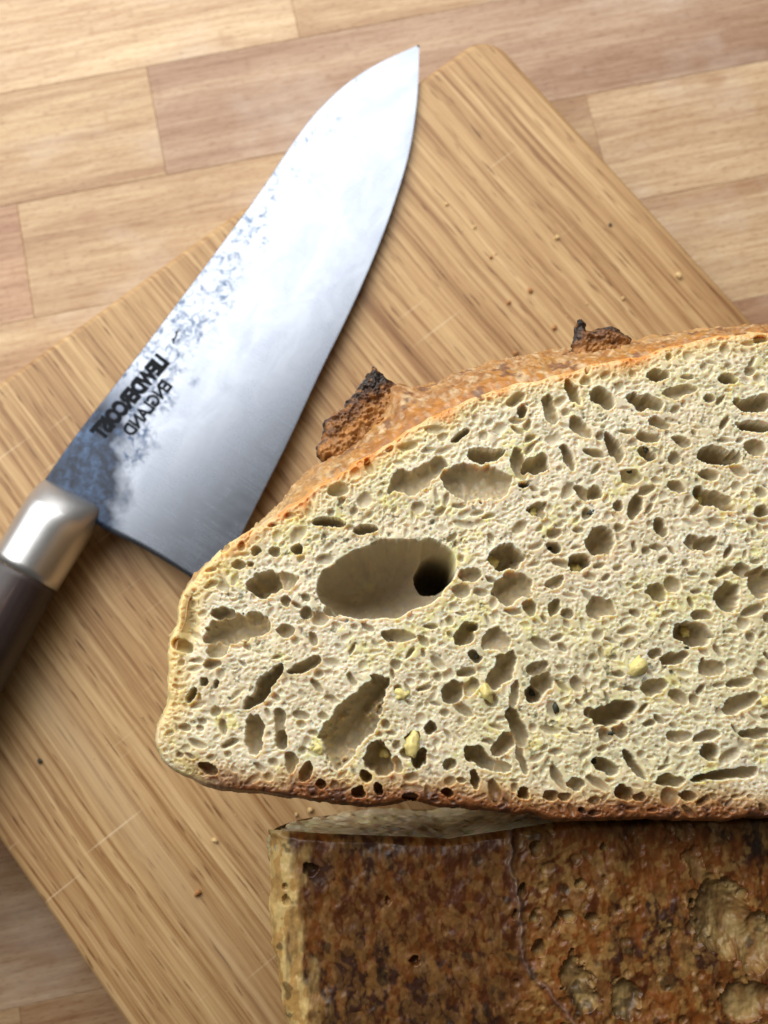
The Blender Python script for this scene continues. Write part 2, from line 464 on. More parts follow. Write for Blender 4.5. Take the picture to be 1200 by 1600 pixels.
spine_px = [(66, 757), (120, 680), (190, 590), (300, 445), (400, 310), (450, 236), (490, 182), (540, 134), (590, 101), (655, 70)]
edge_px = [(333, 924), (400, 790), (450, 690), (500, 582), (545, 490), (585, 400), (615, 320), (640, 235), (652, 150), (655, 70)]
NU, NV = 140, 36
S = resample(on_plane(*np.array(spine_px, float).T, kA, kn), NU)
E = resample(on_plane(*np.array(edge_px, float).T, kA, kn), NU)
# follow the same progress along the axis
tt = np.linspace(0, 1, NU)
V0 = np.r_[0, 0.003, 0.006, 0.010, 0.015, np.linspace(0.03, 0.97, NV - 9), 0.985, 0.993, 0.997, 1.0]
width = np.linalg.norm(E - S, axis=1)
P = S[:, None, :] * (1 - V0[None, :, None]) + E[:, None, :] * V0[None, :, None]
# choil: soft concave curve next to the bolster
ch = np.exp(-((V0 - 0.38) / 0.16) ** 2)[None, :] * np.exp(-(tt / 0.03))[:, None]
P = P + kax * (ch * -0.0015)[..., None]
half = (0.00130 * (1 - 0.35 * tt))[:, None] * (1 - V0[None, :] ** 1.9) ** 0.95 * np.minimum(1, width / 0.03)[:, None] + 0.00010
rnd = np.sqrt(np.clip(1 - (1 - np.clip(V0 / 0.010, 0, 1)) ** 2, 0, 1)) * 0.75 + 0.25
half = half * rnd[None, :]
top = P + kn * half[..., None]; bot = P - kn * half[..., None]
verts = np.vstack([top.reshape(-1, 3), bot.reshape(-1, 3)])
f1 = grid_faces(NU, NV); f2 = f1[:, ::-1] + NU * NV
i = np.arange(NU * NV).reshape(NU, NV); off = NU * NV
def strip(a): return np.stack([a[:-1], a[1:], a[1:] + off, a[:-1] + off], -1)
faces = np.vstack([f1, f2, strip(i[:, 0])[:, ::-1], strip(i[:, -1]), strip(i[0, :]), strip(i[-1, :])[:, ::-1]])
al = np.linalg.norm(np.cumsum(np.vstack([[0, 0, 0], np.diff(S, axis=0)]), 0) * 0 + 0, axis=1)
L_ = ((P - S[0]) @ kax); A_ = np.linalg.norm(P - S[:, None, :], axis=2)
uvb = np.stack([L_, A_], -1).reshape(-1, 2)
blade = mesh_obj("blade", verts, faces, M_BLADE, knife, origin=KO)
set_uv(blade, "blade", np.vstack([uvb, uvb + 1.0]))
import bmesh
def fix_normals(o):
    bm = bmesh.new(); bm.from_mesh(o.data); bmesh.ops.recalc_face_normals(bm, faces=bm.faces); bm.to_mesh(o.data); bm.free()
fix_normals(blade)
def blade_height(p):          # offset of the blade's upper face over the centre plane near point p
    d = ((P - p) ** 2).sum(-1); k = np.unravel_index(d.argmin(), d.shape); return half[k]

def loft(name, cents, ax, wx, nx, hz, nz, mat, parent, origin, n=40, power=2.0, caps=True, uvs=None):
    vs = []; uv = []
    for c, w, h, s in zip(cents, wx, hz, range(len(cents))):
        for j in range(n):
            a = 2 * math.pi * j / n; ca, sa = math.cos(a), math.sin(a)
            e = 2.0 / power
            x = math.copysign(abs(ca) ** e, ca) * w; z = math.copysign(abs(sa) ** e, sa) * h
            vs.append(c + nx * x + nz * z); uv.append((np.dot(c - cents[0], ax), a * 0.012))
    fs = []
    for s in range(len(cents) - 1):
        for j in range(n):
            k = (j + 1) % n; fs.append((s * n + j, s * n + k, (s + 1) * n + k, (s + 1) * n + j))
    fs.append(tuple(range(n - 1, -1, -1))); fs.append(tuple(range((len(cents) - 1) * n, len(cents) * n)))
    o = mesh_obj(name, vs, fs, mat, parent, origin=origin); set_uv(o, "grain", np.array(uv)); fix_normals(o)
    return o
b0 = on_plane(np.array([104.0]), np.array([789.0]), kA, kn)[0]; b1 = on_plane(np.array([38.0]), np.array([897.0]), kA, kn)[0]
bd = (b1 - b0); blen = np.linalg.norm(bd); bd /= blen
bx = np.cross(kn, bd); bx /= np.linalg.norm(bx)
W0 = 0.0118; H0 = 0.0112
ts = np.r_[np.linspace(-0.0045, 0.004, 12), np.linspace(0.007, blen, 8)]
def shoulder(t): return math.sqrt(max(0.0, 1 - max(0.0, (0.0042 - t) / 0.0090) ** 2))
hz = [H0 * (0.10 + 0.90 * max(0, min(1, (t + 0.0045) / 0.0095)) ** 0.55) for t in ts]
wx = [W0 * (0.84 + 0.16 * math.sqrt(1 - (1 - max(0, min(1, (t + 0.0045) / 0.0105))) ** 2)) - 0.0004 * (t / blen) for t in ts]
bol = loft("bolster", [b0 + bd * t for t in ts], bd, wx, bx, hz, kn, M_STEEL, knife, KO)
hs = np.r_[0.0001, 0.0004, np.linspace(0.002, 0.118, 24), 0.121, 0.1225]
def hw(t): return 0.0113 + 0.0020 * math.sin(min(1, t / 0.10) * math.pi * 0.8) - 0.0004
endf = [1 if t < 0.118 else (0.86 if t < 0.122 else 0.5) for t in hs]
st0 = [0.975 if t < 0.0003 else 1 for t in hs]
hd = bd.copy()
handle = loft("handle", [b1 + hd * t for t in hs], hd, [hw(t) * e * s for t, e, s in zip(hs, endf, st0)], bx,
              [(H0 - 0.0002 + 0.001 * math.sin(min(1, t / 0.1) * math.pi)) * e * s for t, e, s in zip(hs, endf, st0)], kn, M_HANDLE, knife, KO, power=2.3)

# stamped lettering (the picture shows it mirrored)
def stamp(body, a_px, b_px, height_m, bold, name, label, sx=1.0):
    cu = bpy.data.curves.new(name, 'FONT'); cu.body = body; cu.align_x = 'LEFT'; cu.size = 1.0; cu.offset = bold; cu.space_character = sx
    cu.resolution_u = 3
    to = bpy.data.objects.new(name, cu); scene.collection.objects.link(to)
    bpy.context.view_layer.update()
    me = bpy.data.meshes.new_from_object(to.evaluated_get(bpy.context.evaluated_depsgraph_get()))
    bpy.data.objects.remove(to); 
    v = np.array([x.co[:] for x in me.vertices]); fc = [tuple(p.vertices) for p in me.polygons]
    pa = on_plane(np.array([a_px[0]], float), np.array([a_px[1]], float), kA, kn)[0]
    pb = on_plane(np.array([b_px[0]], float), np.array([b_px[1]], float), kA, kn)[0]
    d = pb - pa; ln = np.linalg.norm(d); d /= ln
    up = np.cross(kn, d)                      # one side
    if np.dot(up, kac) > 0: up = -up          # letters' tops towards the spine -> mirrored run
    x0, x1 = v[:, 0].min(), v[:, 0].max(); y0, y1 = v[:, 1].min(), v[:, 1].max()
    q = pa + d * ((v[:, :1] - x0) / (x1 - x0) * ln) + up * ((v[:, 1:2] - y0) / (y1 - y0) * height_m)
    q = np.array([p + kn * (blade_height(p) + 0.00006) for p in q])
    o = mesh_obj(name, q, fc, M_STAMP, blade, smooth=False, origin=KO)
    o["label"] = label
    return o
stamp("LIEWDERCOIST", (268, 570), (163, 692), 0.0062, 0.075, "maker_mark", "long dark worn line of mirrored stamped letters", 0.92)
stamp("ENGLAND", (272, 606), (208, 686), 0.0048, 0.042, "origin_mark", "mirrored stamped word ENGLAND", 0.95)
stamp("**", (290, 519), (280, 543), 0.0030, 0.05, "punch_mark", "two tiny dark punched marks")

# ------------------------------------------------------------------ upper half loaf (cut face up)
ZF = 0.130
face_px = np.array([(244, 1150), (250, 1178), (268, 1198), (300, 1215), (345, 1232), (430, 1241), (500, 1250), (560, 1258), (615, 1253), (650, 1250),
    (690, 1258), (760, 1262), (830, 1271), (900, 1279), (1000, 1275), (1100, 1279), (1200, 1276), (1400, 1272), (1700, 1270), (1950, 1255), (2060, 1225), (2085, 1150),
    (2060, 1000), (1990, 870), (1860, 740), (1700, 640), (1500, 560), (1350, 525), (1200, 519), (1150, 522), (1100, 528), (1050, 541), (1000, 556),
    (950, 565), (900, 577), (850, 591), (800, 600), (750, 616), (700, 637), (650, 663), (600, 697), (550, 727), (500, 757), (450, 792), (405, 822), (360, 848),
    (330, 876), (303, 903), (284, 935), (279, 965), (268, 995), (263, 1030), (265, 1065), (263, 1095), (250, 1125)], float)
poly = on_z(face_px[:, 0], face_px[:, 1], ZF)[:, :2]
loaf1 = empty("half_loaf", (*(poly.mean(0) - np.array([0.0, 0.01])), ZB), "half loaf of rustic bread with its airy holed cut face turned up", "bread")
LO1 = np.array(loaf1.location)
xmin, ymin = poly.min(0) - 0.002; xmax, ymax = poly.max(0) + 0.002
STEP = 0.00017
xr = on_z(1225, 900, ZF)[0]
xs = np.arange(xmin, xr, STEP); g = STEP; ext = [xs[-1]]
while ext[-1] < xmax: g = min(g * 1.06, 0.0016); ext.append(ext[-1] + g)
xs = np.r_[xs, ext[1:]]; ys = np.arange(ymin, ymax, STEP)
X, Y = np.meshgrid(xs, ys, indexing='ij')
PXX, PYY = to_px(np.stack([X, Y, np.full_like(X, ZF)], -1))
# distance to the outline on a coarse grid, then interpolated
cx = np.arange(xmin, xmax + 0.002, 0.0012); cy = np.arange(ymin, ymax + 0.002, 0.0012)
CX, CY = np.meshgrid(cx, cy, indexing='ij')
insc, Pout = inside_sdf(poly, CX, CY, 1400)
SDc = blur_dist(insc, Pout, CX, CY)
def bil(F, gx, gy, X, Y):
    fx = (X - gx[0]) / (gx[1] - gx[0]); fy = (Y - gy[0]) / (gy[1] - gy[0])
    ix = np.clip(np.floor(fx).astype(int), 0, F.shape[0] - 2); iy = np.clip(np.floor(fy).astype(int), 0, F.shape[1] - 2)
    u = fx - ix; v = fy - iy
    return (F[ix, iy] * (1 - u) + F[ix + 1, iy] * u) * (1 - v) + (F[ix, iy + 1] * (1 - u) + F[ix + 1, iy + 1] * u) * v
SD = bil(SDc, cx, cy, X, Y)
SD = SD + (fbm(X, Y, 0.004, 3, 5) - 0.5) * 0.0012

PXM = on_z(1000, 900, ZF)[0] - on_z(999, 900, ZF)[0]     # metres per picture pixel on the cut face
holes = [  # px centre, semi-axes px, angle deg (picture, clockwise), depth factor, edge power
 (602,904,107,61,-12,1.0,.42),(560,910,56,50,-12,.8,.5),(672,886,40,44,0,1.3,.4),(372,983,52,23,-15,1.0,.4),(350,958,22,10,0,1.3,.4),(412,911,24,20,0,1.4,.35),(446,905,20,16,0,.6,.5),
 (340,1013,18,12,-20,1.2,.4),(414,1073,50,11,-50,2.4,.3),(478,1040,27,10,-18,1.3,.4),(398,1147,30,13,88,1.5,.4),(440,1157,17,9,85,2.0,.35),(436,1130,22,10,80,.8,.5),
 (548,1130,72,30,-56,1.3,.35),(578,1085,36,20,-62,1.6,.35),(530,1170,30,24,-40,1.2,.4),(592,1183,27,18,75,1.6,.35),(570,1213,12,10,80,1.8,.35),(325,1203,15,8,15,1.6,.35),
 (515,815,28,9,4,2.4,.3),(570,828,23,8,-5,2.0,.3),(464,857,9,8,0,1.6,.4),(648,747,52,19,-22,.75,.45),(680,728,20,16,-30,.8,.45),(745,752,54,31,5,.55,.45),(757,710,30,13,-4,1.8,.3),
 (838,725,19,15,-25,1.5,.35),(812,722,26,13,82,.9,.45),(817,756,8,7,0,2.5,.3),(790,872,30,21,-5,1.5,.35),(800,918,31,22,-10,.85,.42),(733,898,17,11,-5,.9,.45),(937,845,25,24,0,1.0,.4),(905,878,20,14,-5,1.6,.33),
 (895,611,24,10,62,1.5,.35),(942,620,23,14,38,1.4,.35),(1005,628,31,14,22,1.5,.35),(1028,587,19,12,-10,1.3,.4),(860,640,28,11,84,1.0,.4),(815,641,11,9,-50,1.4,.4),(1060,612,30,10,-8,.7,.5),
 (1125,713,38,16,5,2.0,.3),(1177,630,31,16,-5,1.6,.33),(1182,666,32,9,4,2.8,.28),(1138,592,17,9,0,1.8,.33),(1108,622,10,6,0,1.2,.4),(960,697,27,9,62,2.0,.3),(887,715,24,9,72,1.3,.35),(908,668,21,11,50,1.0,.4),
 (992,790,24,12,-75,1.3,.35),(1033,823,14,10,75,1.5,.35),(1116,779,34,13,24,1.7,.33),(1105,850,19,11,-32,1.5,.35),(1140,932,24,20,80,1.1,.38),(1027,930,17,15,0,.9,.42),(1190,910,26,22,-70,.9,.42),
 (938,948,23,18,-12,.6,.5),(868,910,15,10,-32,.8,.45),(828,948,14,11,-70,.9,.42),(867,950,12,11,-60,1.0,.42),(888,960,10,8,0,.8,.45),(1085,990,31,18,14,1.4,.35),(1055,1027,23,11,-12,1.2,.38),(1113,1045,20,13,0,.7,.45),
 (1022,1073,21,12,-8,1.0,.4),(960,1115,34,14,-16,2.2,.3),(968,1143,13,12,0,.8,.42),(944,1147,11,9,60,.8,.42),(1160,1098,33,11,-20,1.0,.4),(1178,1145,24,9,-12,1.0,.4),(1108,1178,14,14,0,1.2,.38),
 (948,1197,22,10,18,1.9,.33),(990,1196,27,7,52,2.2,.3),(1128,1211,48,7,-8,2.4,.28),(1050,1221,23,9,-5,1.4,.35),(975,1240,16,10,22,1.5,.35),(808,1138,34,15,72,1.5,.35),(790,1160,22,14,-40,1.3,.38),(815,1185,24,7,78,1.8,.33),
 (750,1182,30,14,28,1.6,.35),(780,1195,18,9,20,1.3,.4),(742,1219,16,8,88,1.7,.35),(727,990,20,15,-40,1.2,.36),(738,980,9,8,0,2.4,.3),(786,1045,36,17,-56,1.2,.36),(776,1000,24,18,0,.5,.5),(742,1025,13,8,30,1.4,.38),
 (706,1080,20,14,-52,1.3,.36),(736,1072,17,10,-36,.8,.42),(845,1068,22,14,-45,1.5,.35),(832,1083,13,12,0,2.2,.3),(842,1043,16,11,-22,.8,.42),(803,1085,24,7,-76,1.0,.4),(673,1136,11,9,-40,1.6,.36),(655,1185,17,12,-50,1.9,.33),(645,1150,14,8,-20,.9,.45),
 (623,993,28,13,2,.7,.42),(520,951,14,11,0,2.6,.3),(540,937,10,6,80,2.6,.3),(446,985,13,10,0,.8,.42),(480,957,12,10,-60,1.0,.4),(865,856,13,9,0,1.7,.35),(300,1085,14,7,-68,1.8,.33),(318,1063,7,7,0,1.2,.4),(336,1068,9,4,-78,1.8,.35),
 (720,680,19,6,-35,2.2,.3),(1095,960,18,9,0,1.0,.4),(1055,760,16,10,20,1.0,.4),(930,770,13,12,0,1.2,.4),(965,790,9,9,0,1,.4),(910,770,16,10,30,.9,.45),(840,795,17,13,10,.8,.45),(1030,660,18,9,10,.9,.42),
 (1065,690,16,9,30,1.0,.4),(1010,710,14,10,30,1.5,.36),(985,745,18,12,40,.9,.45),(1180,700,22,12,10,.9,.42),(1085,850,14,12,0,.8,.45),(1160,890,16,10,0,.9,.42),(1190,800,14,12,0,.9,.42),(1025,1020,10,8,0,1,.4),(922,1115,9,8,0,1,.4),
 (1060,1150,20,9,-10,.7,.42),(1105,1150,24,8,-10,.8,.42),(1165,1205,20,8,-5,1.6,.33),(1075,1245,14,8,0,1.2,.4),(860,1245,12,8,0,1.2,.4),(900,1225,14,10,0,1.0,.42),(700,1195,10,8,0,1.2,.4),(620,1195,10,12,0,1.0,.4),(480,1205,12,14,0,1.0,.42),(455,1190,10,16,0,.9,.42),
 (640,1245,13,6,0,1.6,.35),(560,1240,9,8,0,1.6,.35),(700,1240,10,7,0,1.5,.35),(820,1240,9,10,0,1.5,.35),(880,1245,9,7,0,1.4,.35),(1000,1245,9,6,0,1.4,.35),(590,1232,8,8,0,1.5,.35),(500,1225,9,7,0,1.4,.35),
 (350,855,8,6,-30,1.2,.4),(400,860,9,8,0,1.0,.4),(372,880,10,8,0,1.0,.4),(390,880,7,6,0,1,.4),(430,860,8,9,0,1,.4),(447,940,10,7,0,1,.4),
]
rng = np.random.default_rng(11)
# stretch fields so that cell outlines are ragged, not perfect ellipses
wa = fbm(X, Y, 0.0030, 3, 21) - 0.5; wb = fbm(X, Y, 0.0030, 3, 22) - 0.5
wc = fbm(X, Y, 0.0009, 2, 23) - 0.5; wd = fbm(X, Y, 0.0009, 2, 24) - 0.5
def idx(v, arr): return int(np.searchsorted(arr, v))
def carve(H, c, a, b, ang, depth, p, warp, fine=0.00035, rim=0.0):
    R = max(a, b) * 1.5 + 0.0006
    i0, i1 = idx(c[0] - R, xs), idx(c[0] + R, xs); j0, j1 = idx(c[1] - R, ys), idx(c[1] + R, ys)
    if i1 - i0 < 2 or j1 - j0 < 2: return None
    sl = (slice(i0, i1), slice(j0, j1))
    dx = X[sl] - c[0] + wa[sl] * warp + wc[sl] * fine; dy = Y[sl] - c[1] + wb[sl] * warp + wd[sl] * fine
    ca, sa = math.cos(ang), math.sin(ang)
    u = (dx * ca + dy * sa) / a; v = (-dx * sa + dy * ca) / b
    r2 = u * u + v * v
    z = np.where(r2 < 1, -depth * np.clip(1 - r2, 0, 1) ** p, 0)
    if rim: z = np.where(r2 >= 1, rim * np.exp(-((np.sqrt(r2) - 1.0) / 0.10)), z)
    H[sl] = np.where(z < 0, np.minimum(H[sl], z), np.maximum(H[sl], np.where(H[sl] < 0, H[sl], z)))
    return sl
HB = np.zeros_like(X); 
for hi, (px, py, a, b, an, k, p) in enumerate(holes):
    c = on_z(px, py, ZF)
    mn = min(a, b) * PXM
    if hi < 3:
        carve(HB, c, a * PXM, b * PXM, -math.radians(an), mn * 2.6 * k, 0.42, 0.0015, 0.0, 0.0); continue
    carve(HB, c, a * PXM, b * PXM, -math.radians(an), mn * 2.0 * k + 0.0003, p * 0.85, min(0.0042, 0.95 * mn + 0.0003), 0.0004, 0.00025)
# the tunnel at the end of the largest cavity
c = on_z(682, 887, ZF); carve(HB, c, 34 * PXM, 31 * PXM, 0.9, 0.050, 0.22, 0.0008, 0.0)
# packed foam: cells thrown from large to small, each keeping clear of the others so thin walls stay between them
HS = np.zeros_like(X)
occ = HB < -0.0002
nx_, ny_ = X.shape
ringa = np.linspace(0, 2 * math.pi, 10, endpoint=False); rca, rsa = np.cos(ringa), np.sin(ringa)
ncell = 0
for r0_, r1_, cnt in ((0.0019, 0.0011, 420), (0.0011, 0.0007, 1500), (0.0007, 0.00045, 5500), (0.00045, 0.00028, 20000), (0.00028, 0.00018, 24000)):
    rr = rng.uniform(r1_, r0_, cnt); rx = rng.uniform(xmin, xr + 0.004, cnt); ry = rng.uniform(ymin, ymax, cnt)
    gap = rr * 0.92 + 0.00006
    ei = np.clip(((rx[:, None] + gap[:, None] * rca - xs[0]) / STEP).astype(int), 0, nx_ - 1)
    ej = np.clip(((ry[:, None] + gap[:, None] * rsa - ys[0]) / STEP).astype(int), 0, ny_ - 1)
    ci = np.clip(((rx - xs[0]) / STEP).astype(int), 0, nx_ - 1); cj = np.clip(((ry - ys[0]) / STEP).astype(int), 0, ny_ - 1)
    for q in range(cnt):
        if occ[ci[q], cj[q]] or SD[ci[q], cj[q]] < rr[q] * 1.1 or occ[ei[q], ej[q]].sum() > 0: continue
        r = rr[q]; el = 1 + 0.75 * rng.random() if r > 0.0004 else 1 + 0.25 * rng.random()
        flow = -0.15 if cj[q] < ny_ * 0.5 else (0.9 - 1.0 * ci[q] / nx_)
        big_ = r > 0.0007
        carve(HB if big_ else HS, (rx[q], ry[q]), r * el, r / el * 1.04, flow + rng.normal(0, 0.6), r * (rng.uniform(0.6, 1.7) if big_ else rng.uniform(0.45, 1.15)), rng.uniform(0.36, 0.55), min(0.0010, r * (0.95 if big_ else 0.6)), 0.00022)
        k = int(r * 0.95 / STEP)
        occ[max(0, ci[q] - k):ci[q] + k + 1, max(0, cj[q] - k):cj[q] + k + 1] |= (np.add.outer(np.arange(max(0, ci[q] - k), min(nx_, ci[q] + k + 1)) - ci[q], 0) ** 2 + np.add.outer(0, np.arange(max(0, cj[q] - k), min(ny_, cj[q] + k + 1)) - cj[q]) ** 2) <= k * k
        ncell += 1
print("cells", ncell)
inb = sstep(0.0, 0.0010, -HB)
und = fbm(X, Y, 0.007, 4, 41) - 0.5
fin = fbm(X, Y, 0.0007, 3, 42) - 0.5
H = HB + np.clip(HB, -0.0022, 0) * 0.30 * (fbm(X, Y, 0.002, 3, 44) - 0.5) + HS * (1 - 0.7 * inb) + und * 0.0011 * (1 - inb) + fin * 0.00005
# edge: rounds over into the crust
er = np.clip(1 - SD / 0.0012, 0, None)
H = H - 0.0007 * np.clip(er, 0, 1) ** 2 - np.clip(-SD, 0, 1) * 3.0
# left rim: a shallow pale hollow runs down inside the crust
hol = np.exp(-((PXX - 296) / 13.0) ** 2 - ((PYY - 985) / 58.0) ** 2); H = H - 0.0026 * hol
# colour
n_oil = fbm(X, Y, 0.022, 4, 61); n_pat = fbm(X, Y, 0.006, 4, 62); n_sp = fbm(X, Y, 0.0011, 3, 63)
C = np.empty(X.shape + (3,)); C[:] = (0.745, 0.675, 0.505)
skin_shade = sstep(0.0003, 0.0012, -HB); C = mix(C, (0.54, 0.435, 0.265), skin_shade * 0.85)      # tan bubble skins, darkened further to put hole shade into the colour
warmv = sstep(0.45, 0.7, fbm(X, Y, 0.015, 3, 64)); C = mix(C, (0.70, 0.61, 0.425), warmv * 0.7 * (1 - skin_shade))
oil = sstep(0.47, 0.66, n_oil * 0.6 + n_pat * 0.4 + 0.10 * sstep(700, 1100, PXX) * 1.0 - 0.05 * (PXX < 560))
C = mix(C, (0.69, 0.63, 0.36), oil * 0.42 * (1 - skin_shade))
cav = np.exp(-(((PXX - 600) / 105) ** 2 + ((PYY - 905) / 70) ** 2) ** 2) * skin_shade; C = mix(C, (0.50, 0.42, 0.31), cav * 0.8)  # largest cavity: greyer skin, with part of its shade painted in
spk = (1 - 0.6 * skin_shade) * sstep(0.60, 0.72, n_pat) * sstep(0.45, 0.6, n_sp); C = mix(C, (0.72, 0.66, 0.22), spk * 0.5)
herb = (1 - skin_shade) * sstep(0.715, 0.76, fbm(X, Y, 0.0016, 3, 66)) * sstep(0.50, 0.62, fbm(X, Y, 0.012, 2, 67)); C = mix(C, (0.16, 0.15, 0.075), herb * 0.75)
herb2 = sstep(0.80, 0.83, fbm(X, Y, 0.0010, 2, 68)); C = mix(C, (0.10, 0.085, 0.05), herb2 * (1 - skin_shade) * 0.6)
bot = sstep(1130, 1200, PYY) * (PXX > 250)          # bottom side of the loaf
lft = 1 - sstep(330, 400, PXX)
wob = (fbm(X, Y, 0.006, 4, 71) - 0.5)
d_top = SD + wob * 0.0042
topc = 1 - sstep(0.0004, 0.0030, d_top); topg = 1 - sstep(0.0012, 0.0068, d_top)
isbot = sstep(1090, 1180, PYY) ; 
C = mix(C, (0.74, 0.55, 0.22), topg * (1 - isbot) * 0.60)
patch = sstep(0.40, 0.62, fbm(X, Y, 0.005, 3, 72))
C = mix(C, (0.62, 0.27, 0.055), topc * (1 - isbot) * (1 - lft * 0.9) * (0.40 + 0.60 * patch) * 0.95)
C = mix(C, (0.74, 0.58, 0.27), topg * lft * (1 - isbot) * 0.75)
d_bot = SD + wob * 0.0036
b1_ = 1 - sstep(0.0026, 0.0082, d_bot); b2_ = 1 - sstep(0.0010, 0.0046, d_bot)
fade = sstep(255, 400, PXX)
C = mix(C, (0.50, 0.30, 0.11), b1_ * isbot * (0.25 + 0.6 * fade))
C = mix(C, (0.24, 0.085, 0.022), b2_ * isbot * fade * 0.97)
brn = sstep(0.50, 0.64, fbm(X, Y, 0.0022, 3, 73)); C = mix(C, (0.075, 0.026, 0.012), b2_ * isbot * fade * brn * 0.8)
C = C * (0.93 + 0.14 * n_sp)[..., None]
keep = SD > -0.0009
Z = ZF + H
V = np.stack([X, Y, Z], -1).reshape(-1, 3)
F = grid_faces(len(xs), len(ys), keep)
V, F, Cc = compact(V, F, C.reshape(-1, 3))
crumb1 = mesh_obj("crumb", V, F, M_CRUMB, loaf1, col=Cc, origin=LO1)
crumb1["label"] = "pale airy crumb full of irregular holes"
def face_z(px, py):
    c = on_z(px, py, ZF); return ZF + H[min(idx(c[0], xs), len(xs) - 1), min(idx(c[1], ys), len(ys) - 1)]

# crust: rings following the outline down to the rounded end of the half loaf
NO = 1500
Pb = resample(poly, NO, True)
tan = np.roll(Pb, -1, 0) - np.roll(Pb, 1, 0); tan /= np.linalg.norm(tan, axis=1)[:, None]
nor = np.stack([tan[:, 1], -tan[:, 0]], -1)
if ((Pb - Pb.mean(0)) * nor).sum(1).mean() < 0: nor = -nor
for _ in range(20): nor = (np.roll(nor, 1, 0) + nor + np.roll(nor, -1, 0)); nor /= np.linalg.norm(nor, axis=1)[:, None]
OPX, OPY = to_px(np.column_stack([Pb, np.full(NO, ZF)]))
topw = sstep(1130, 1000, OPY) if False else 1 - sstep(960, 1080, OPY)        # 1 along the domed top
lw = sstep(330, 640, OPX)
lip = topw * (0.0028 + lw * (0.0084 - 0.0035 * sstep(750, 1150, OPX)))
side = (1 - sstep(1120, 1190, OPY)) * (1 - topw)
lip = lip + side * 0.0022
HT = ZF - ZB
dl = np.r_[np.linspace(0.0004, 0.030, 130), np.linspace(0.031, HT - 0.0015, 60)]
ctr = Pb.mean(0)
arc = np.r_[0, np.cumsum(np.linalg.norm(np.diff(Pb, axis=0), axis=1))]
AA, DD = np.meshgrid(arc, dl, indexing='ij')
outw = lip[:, None] * 1.35 * np.sin(np.clip(DD / 0.030, 0, 1) * math.pi / 2) ** 0.9
taper = np.clip((DD - 0.012) / (HT - 0.012), 0, 1)
tw_ = topw.copy()
for _ in range(60): tw_ = (np.roll(tw_, 1) + tw_ + np.roll(tw_, -1)) / 3
shr = 1 - (0.42 * taper ** 1.45) * tw_[:, None] - (0.66 * taper ** 0.95) * (1 - tw_[:, None])
outw = outw - 0.0013 * (1 - sstep(0.0006, 0.0022, DD))
rel = (Pb - ctr)[:, None, :] * shr[..., None]
lump = (fbm(AA, DD, 0.012, 4, 81) - 0.5) * 0.0030 + (fbm(AA, DD, 0.0028, 3, 82) - 0.5) * 0.0016 + (fbm(AA, DD, 0.0008, 3, 83) - 0.5) * 0.0011
lump = lump * sstep(0.0, 0.006, DD)
# blistered ridge half-way along the top
ridge = np.exp(-((OPX - 662) / 22.0) ** 2)[:, None] * topw[:, None] * np.exp(-((DD - 0.012) / 0.006) ** 2) * 0.0042
CPt = ctr + rel + nor[:, None, :] * (outw + lump + ridge - 0.0003)[..., None]
Vc = np.concatenate([CPt, (ZF - 0.0003 - DD)[..., None]], -1)
flour = sstep(0.36, 0.72, fbm(AA, DD, 0.0045, 5, 91, 0.65)); tone = fbm(AA, DD, 0.013, 4, 92); sp = fbm(AA, DD, 0.0016, 3, 93)
CC = np.empty(AA.shape + (3,)); CC[:] = (0.48, 0.225, 0.052)
CC = mix(CC, (0.58, 0.36, 0.155), flour * 0.6)
CC = mix(CC, (0.38, 0.165, 0.055), sstep(0.44, 0.68, tone) * 0.6)
CC = mix(CC, (0.52, 0.205, 0.030), (1 - sstep(0.001, 0.0055, DD + (sp - .5) * 0.007)) * (0.4 + 0.55 * lw[:, None]))
CC = mix(CC, (0.30, 0.115, 0.04), sstep(0.54, 0.68, fbm(AA, DD, 0.0026, 4, 95)) * 0.42)
CC = mix(CC, (0.76, 0.60, 0.40), sstep(0.62, 0.72, fbm(AA, DD, 0.0009, 2, 96)) * 0.30)
CC = mix(CC, (0.74, 0.56, 0.33), sstep(0.56, 0.80, sp) * 0.7)
CC = mix(CC, (0.22, 0.10, 0.05), sstep(0.66, 0.72, fbm(AA, DD, 0.0030, 3, 94)) * 0.85)
CC = mix(CC, np.array((0.72, 0.56, 0.27)), (side[:, None] + (1 - lw[:, None]) * topw[:, None] * 0.55) * (0.75 + 0 * DD))
botm = np.clip(1 - topw - side, 0, 1)
CC = mix(CC, (0.20, 0.08, 0.025), botm[:, None] * sstep(255, 400, OPX)[:, None] + 0 * DD)
nd = len(dl)
Vl = np.vstack([Vc.reshape(-1, 3), [[ctr[0], ctr[1], ZB + 0.0008]]])
ii = np.arange(NO * nd).reshape(NO, nd); jj = np.roll(ii, -1, 0)
Fq = np.stack([ii[:, :-1], jj[:, :-1], jj[:, 1:], ii[:, 1:]], -1).reshape(-1, 4)
apex = NO * nd
Fc = np.stack([ii[:, -1], jj[:, -1], np.full(NO, apex), np.full(NO, apex)], -1)
crust1 = mesh_obj("crust", Vl, Fq, M_CRUST, loaf1, col=np.vstack([CC.reshape(-1, 3), [[0.5, 0.3, 0.12]]]), origin=LO1)
bm = bmesh.new(); bm.from_mesh(crust1.data); bm.verts.ensure_lookup_table()
bmesh.ops.recalc_face_normals(bm, faces=bm.faces)
loop = [bm.verts[int(k)] for k in ii[:, -1]]
for a_, b_ in zip(loop, loop[1:] + loop[:1]):
    try: bm.faces.new((a_, b_, bm.verts[apex]))
    except ValueError: pass
bmesh.ops.recalc_face_normals(bm, faces=bm.faces)
for f_ in bm.faces: f_.smooth = True
bm.to_mesh(crust1.data); bm.free()
crust1["label"] = "orange-brown floury outer crust"

